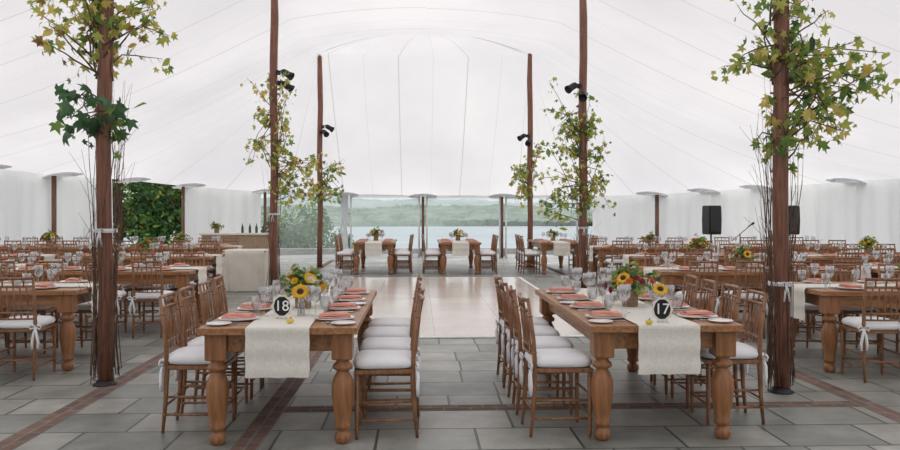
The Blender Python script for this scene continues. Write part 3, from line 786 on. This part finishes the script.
for i in range(7): m.box((-.75+i*.25,-.26,.455),(.05,.02,.88),0,None,.003)
mk('front_panel',m.mesh('bar_body',M_barw),(0,0,0),0,root)
BOT=MB().lathe([(.030,0),(.032,.01),(.032,.14),(.025,.17),(.011,.195),(.011,.24),(.0,.24)],12,cap=False).mesh('bottle',M_bottle)
for i in range(4): mk('wine_bottle',BOT,(bx+.15+.17*i,by+R(-.1,.15),.956),0,label='dark green bottle standing on the bar counter',cat='bottle',group='bottles on the bar')
mk('flower_arrangement',CVF[3],(bx-.5,by-.05,.956),0,label='leafy green arrangement on the bar counter',cat='flowers',group='floral centerpieces')
def speaker(u,d,zs=0):
    x,y=U(u,d); root=mk('loudspeaker',None,(x,y,0),.25,label='black loudspeaker raised on a tripod stand',cat='speaker',group='loudspeakers on stands')
    m=MB(); prof=[(-.165,-.16),(.165,-.16),(.12,.17),(-.12,.17)]
    for z,k in((.97,.93),(1.0,1),(1.30,1.04),(1.60,1),(1.64,.93)):
        for px,py in prof: m.v.append(Vector((px*k,py*k,z)))
    m.face((3,2,1,0)); m.face((16,17,18,19))
    for l in range(4):
        for j in range(4): m.face((l*4+j,l*4+(j+1)%4,l*4+4+(j+1)%4,l*4+4+j))
    mk('cabinet',m.mesh('speaker_cabinet',M_black),(0,0,0),0,root)
    mk('grille',MB().box((0,-.172,1.31),(.27,.015,.56),0,None,.005).mesh('speaker_grille',M_grille),(0,0,0),0,root)
    s=MB().tube([(0,0,.25),(0,0,1.0)],.02,10)
    for k in range(3):
        a=k*2*pi/3+.5; s.tube([(0,0,.75),(.45*cos(a),.45*sin(a),.015)],.012,6); s.tube([(0,0,.35),(.24*cos(a),.24*sin(a),.36)],.008,6)
    mk('tripod_stand',s.mesh('speaker_stand',M_black),(0,0,0),0,root)
speaker(711,18.6); speaker(789,18.6)
x,y=U(740,18.9); root=mk('microphone_stand',None,(x,y,0),0,label='black boom microphone stand',cat='microphone stand')
s=MB().lathe([(.13,0),(.13,.02),(.02,.03)],20); s.tube([(0,0,.02),(0,0,.98)],.012,8); mk('stand',s.mesh('mic_stand',M_black),(0,0,0),0,root)
mk('boom',MB().tube([(-.2,0,.80),(0,0,.97),(.28,0,1.2)],.009,6).mesh('mic_boom',M_black),(0,0,0),0,root)
mk('microphone',MB().lathe([(.012,-.1),(.016,0),(.03,.03),(.03,.06),(0,.08)],12,(.28,0,1.2),0,Euler((0,1.0,0)).to_matrix()).mesh('mic',M_black),(0,0,0),0,root)

# ------------------------------------------------------------ outside
m=MB(); prof=[(-60,-.15),(27.3,-.15),(34,-3.0),(80,-8),(160,-16.5),(200,-18)]
for i,(y,z) in enumerate(prof):
    for x in (-260,260): m.v.append(Vector((x,y,z)))
for i in range(len(prof)-1): a=i*2; m.face((a,a+1,a+3,a+2))
mk('lawn',m.mesh('lawn',M_grass),label='green lawn sloping down to the lake',cat='ground',kind='structure')
mk('lake',MB().poly([(-2000,100,-16),(2000,100,-16),(2000,1010,-16),(-2000,1010,-16)]).mesh('lake',M_water),label='pale blue lake beyond the terrace',cat='lake')
def hills(nm,y0,dep,hbase,amp,mt,seed,lb,nx=360):
    m=MB(); random.seed(seed)
    for i in range(nx+1):
        x=-1500+3000*i/nx
        h=hbase+amp*(sin(x*.0061+1+seed)+.6*sin(x*.0163)+.3*sin(x*.043+2))
        j=lambda q: R(-q,q)
        m.v.append(Vector((x,y0+30*sin(x*.008),-18)))
        for t in (.1,.25,.4,.55,.7,.85,1.0):
            m.v.append(Vector((x+j(3),y0+t*dep+j(6),-13+(h+13)*t**.8+j(1.8))))
        m.v.append(Vector((x,y0+dep*1.3,-18)))
    for i in range(nx):
        for k in range(8): a=i*9+k; m.face((a,a+9,a+10,a+1),0,False)
    mk(nm,m.mesh(nm,mt),label=lb,cat='hills')
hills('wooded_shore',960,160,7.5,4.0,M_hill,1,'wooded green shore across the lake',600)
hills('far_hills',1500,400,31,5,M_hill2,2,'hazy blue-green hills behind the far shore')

def tree(u,d,h,w,seed,z0=-.15,n_=2600,dark=7):
    random.seed(seed); x,y=U(u,d); root=mk('tree',None,(x,y,z0),0,label='leafy dark green tree beyond the tent',cat='tree',group='trees outside the tent')
    t=MB().tube([(0,0,0),(.05,.03,h*.3),(0,0,h*.6)],[.14,.11,.06],8)
    blobs=[]
    for i in range(14):
        c=Vector((R(-1,1)*w*.38,R(-1,1)*w*.3,h*R(.18,.85))); blobs.append((c,w*R(.18,.29)))
        t.tube([(0,0,h*.2),c*.6+Vector((0,0,h*.1)),c],[.05,.03,.01],5)
    mk('trunk',t.mesh('trunk',M_twig),(0,0,0),0,root)
    l=MB()
    for i in range(n_):
        c,r=random.choice(blobs); d_=Vector((random.gauss(0,1),random.gauss(0,1),random.gauss(0,1))).normalized()
        leaf(l,c+d_*r*R(.55,1.05),R(.16,.30),random.choices((0,1,2),(3,dark,.6))[0],False)
    mk('foliage',l.mesh('tree_leaves',[M_lg,M_ld,M_ly]),(0,0,0),0,root,kind='stuff')
tree(119,29.0,4.4,2.9,51,-.15,3400); tree(152,35,5.2,4.6,52,-.15,4200); tree(188,29.5,4.3,2.9,53,-.15,3000)
tree(290,40,5.3,4.4,55,-3.2,4600,14); tree(323,47,5.8,3.6,56,-3.8,4000,14)

# ------------------------------------------------------------ light, world, camera
w=bpy.data.worlds.new('overcast'); SC.world=w; w.use_nodes=True; nt=w.node_tree
bg=nt.nodes['Background']; bg.inputs[1].default_value=1.60
tc=nt.nodes.new('ShaderNodeTexCoord'); sp=nt.nodes.new('ShaderNodeSeparateXYZ'); rp=nt.nodes.new('ShaderNodeValToRGB')
nt.links.new(tc.outputs['Generated'],sp.inputs[0]); nt.links.new(sp.outputs['Z'],rp.inputs[0]); nt.links.new(rp.outputs[0],bg.inputs[0])
rp.color_ramp.elements[0].color=(0.50,0.52,0.54,1); rp.color_ramp.elements[1].color=(1.0,0.985,0.965,1); rp.color_ramp.elements[1].position=.45
sl=bpy.data.lights.new('hazy_sun','SUN'); sl.energy=1.1; sl.angle=radians(30); sl.color=(1,.97,.92)
so=bpy.data.objects.new('hazy_sun',sl); COL.objects.link(so); so.rotation_euler=(radians(-48),radians(14),0); so.location=(0,10,30)
cam=bpy.data.cameras.new('camera'); co=bpy.data.objects.new('camera',cam); COL.objects.link(co)
co.location=(0,0,H); co.rotation_euler=(pi/2,0,-TH)
cam.sensor_width=36; cam.lens=32; cam.shift_y=-13/900; cam.clip_end=8000; cam.clip_start=.05
SC.camera=co
SC.view_settings.view_transform='Standard'
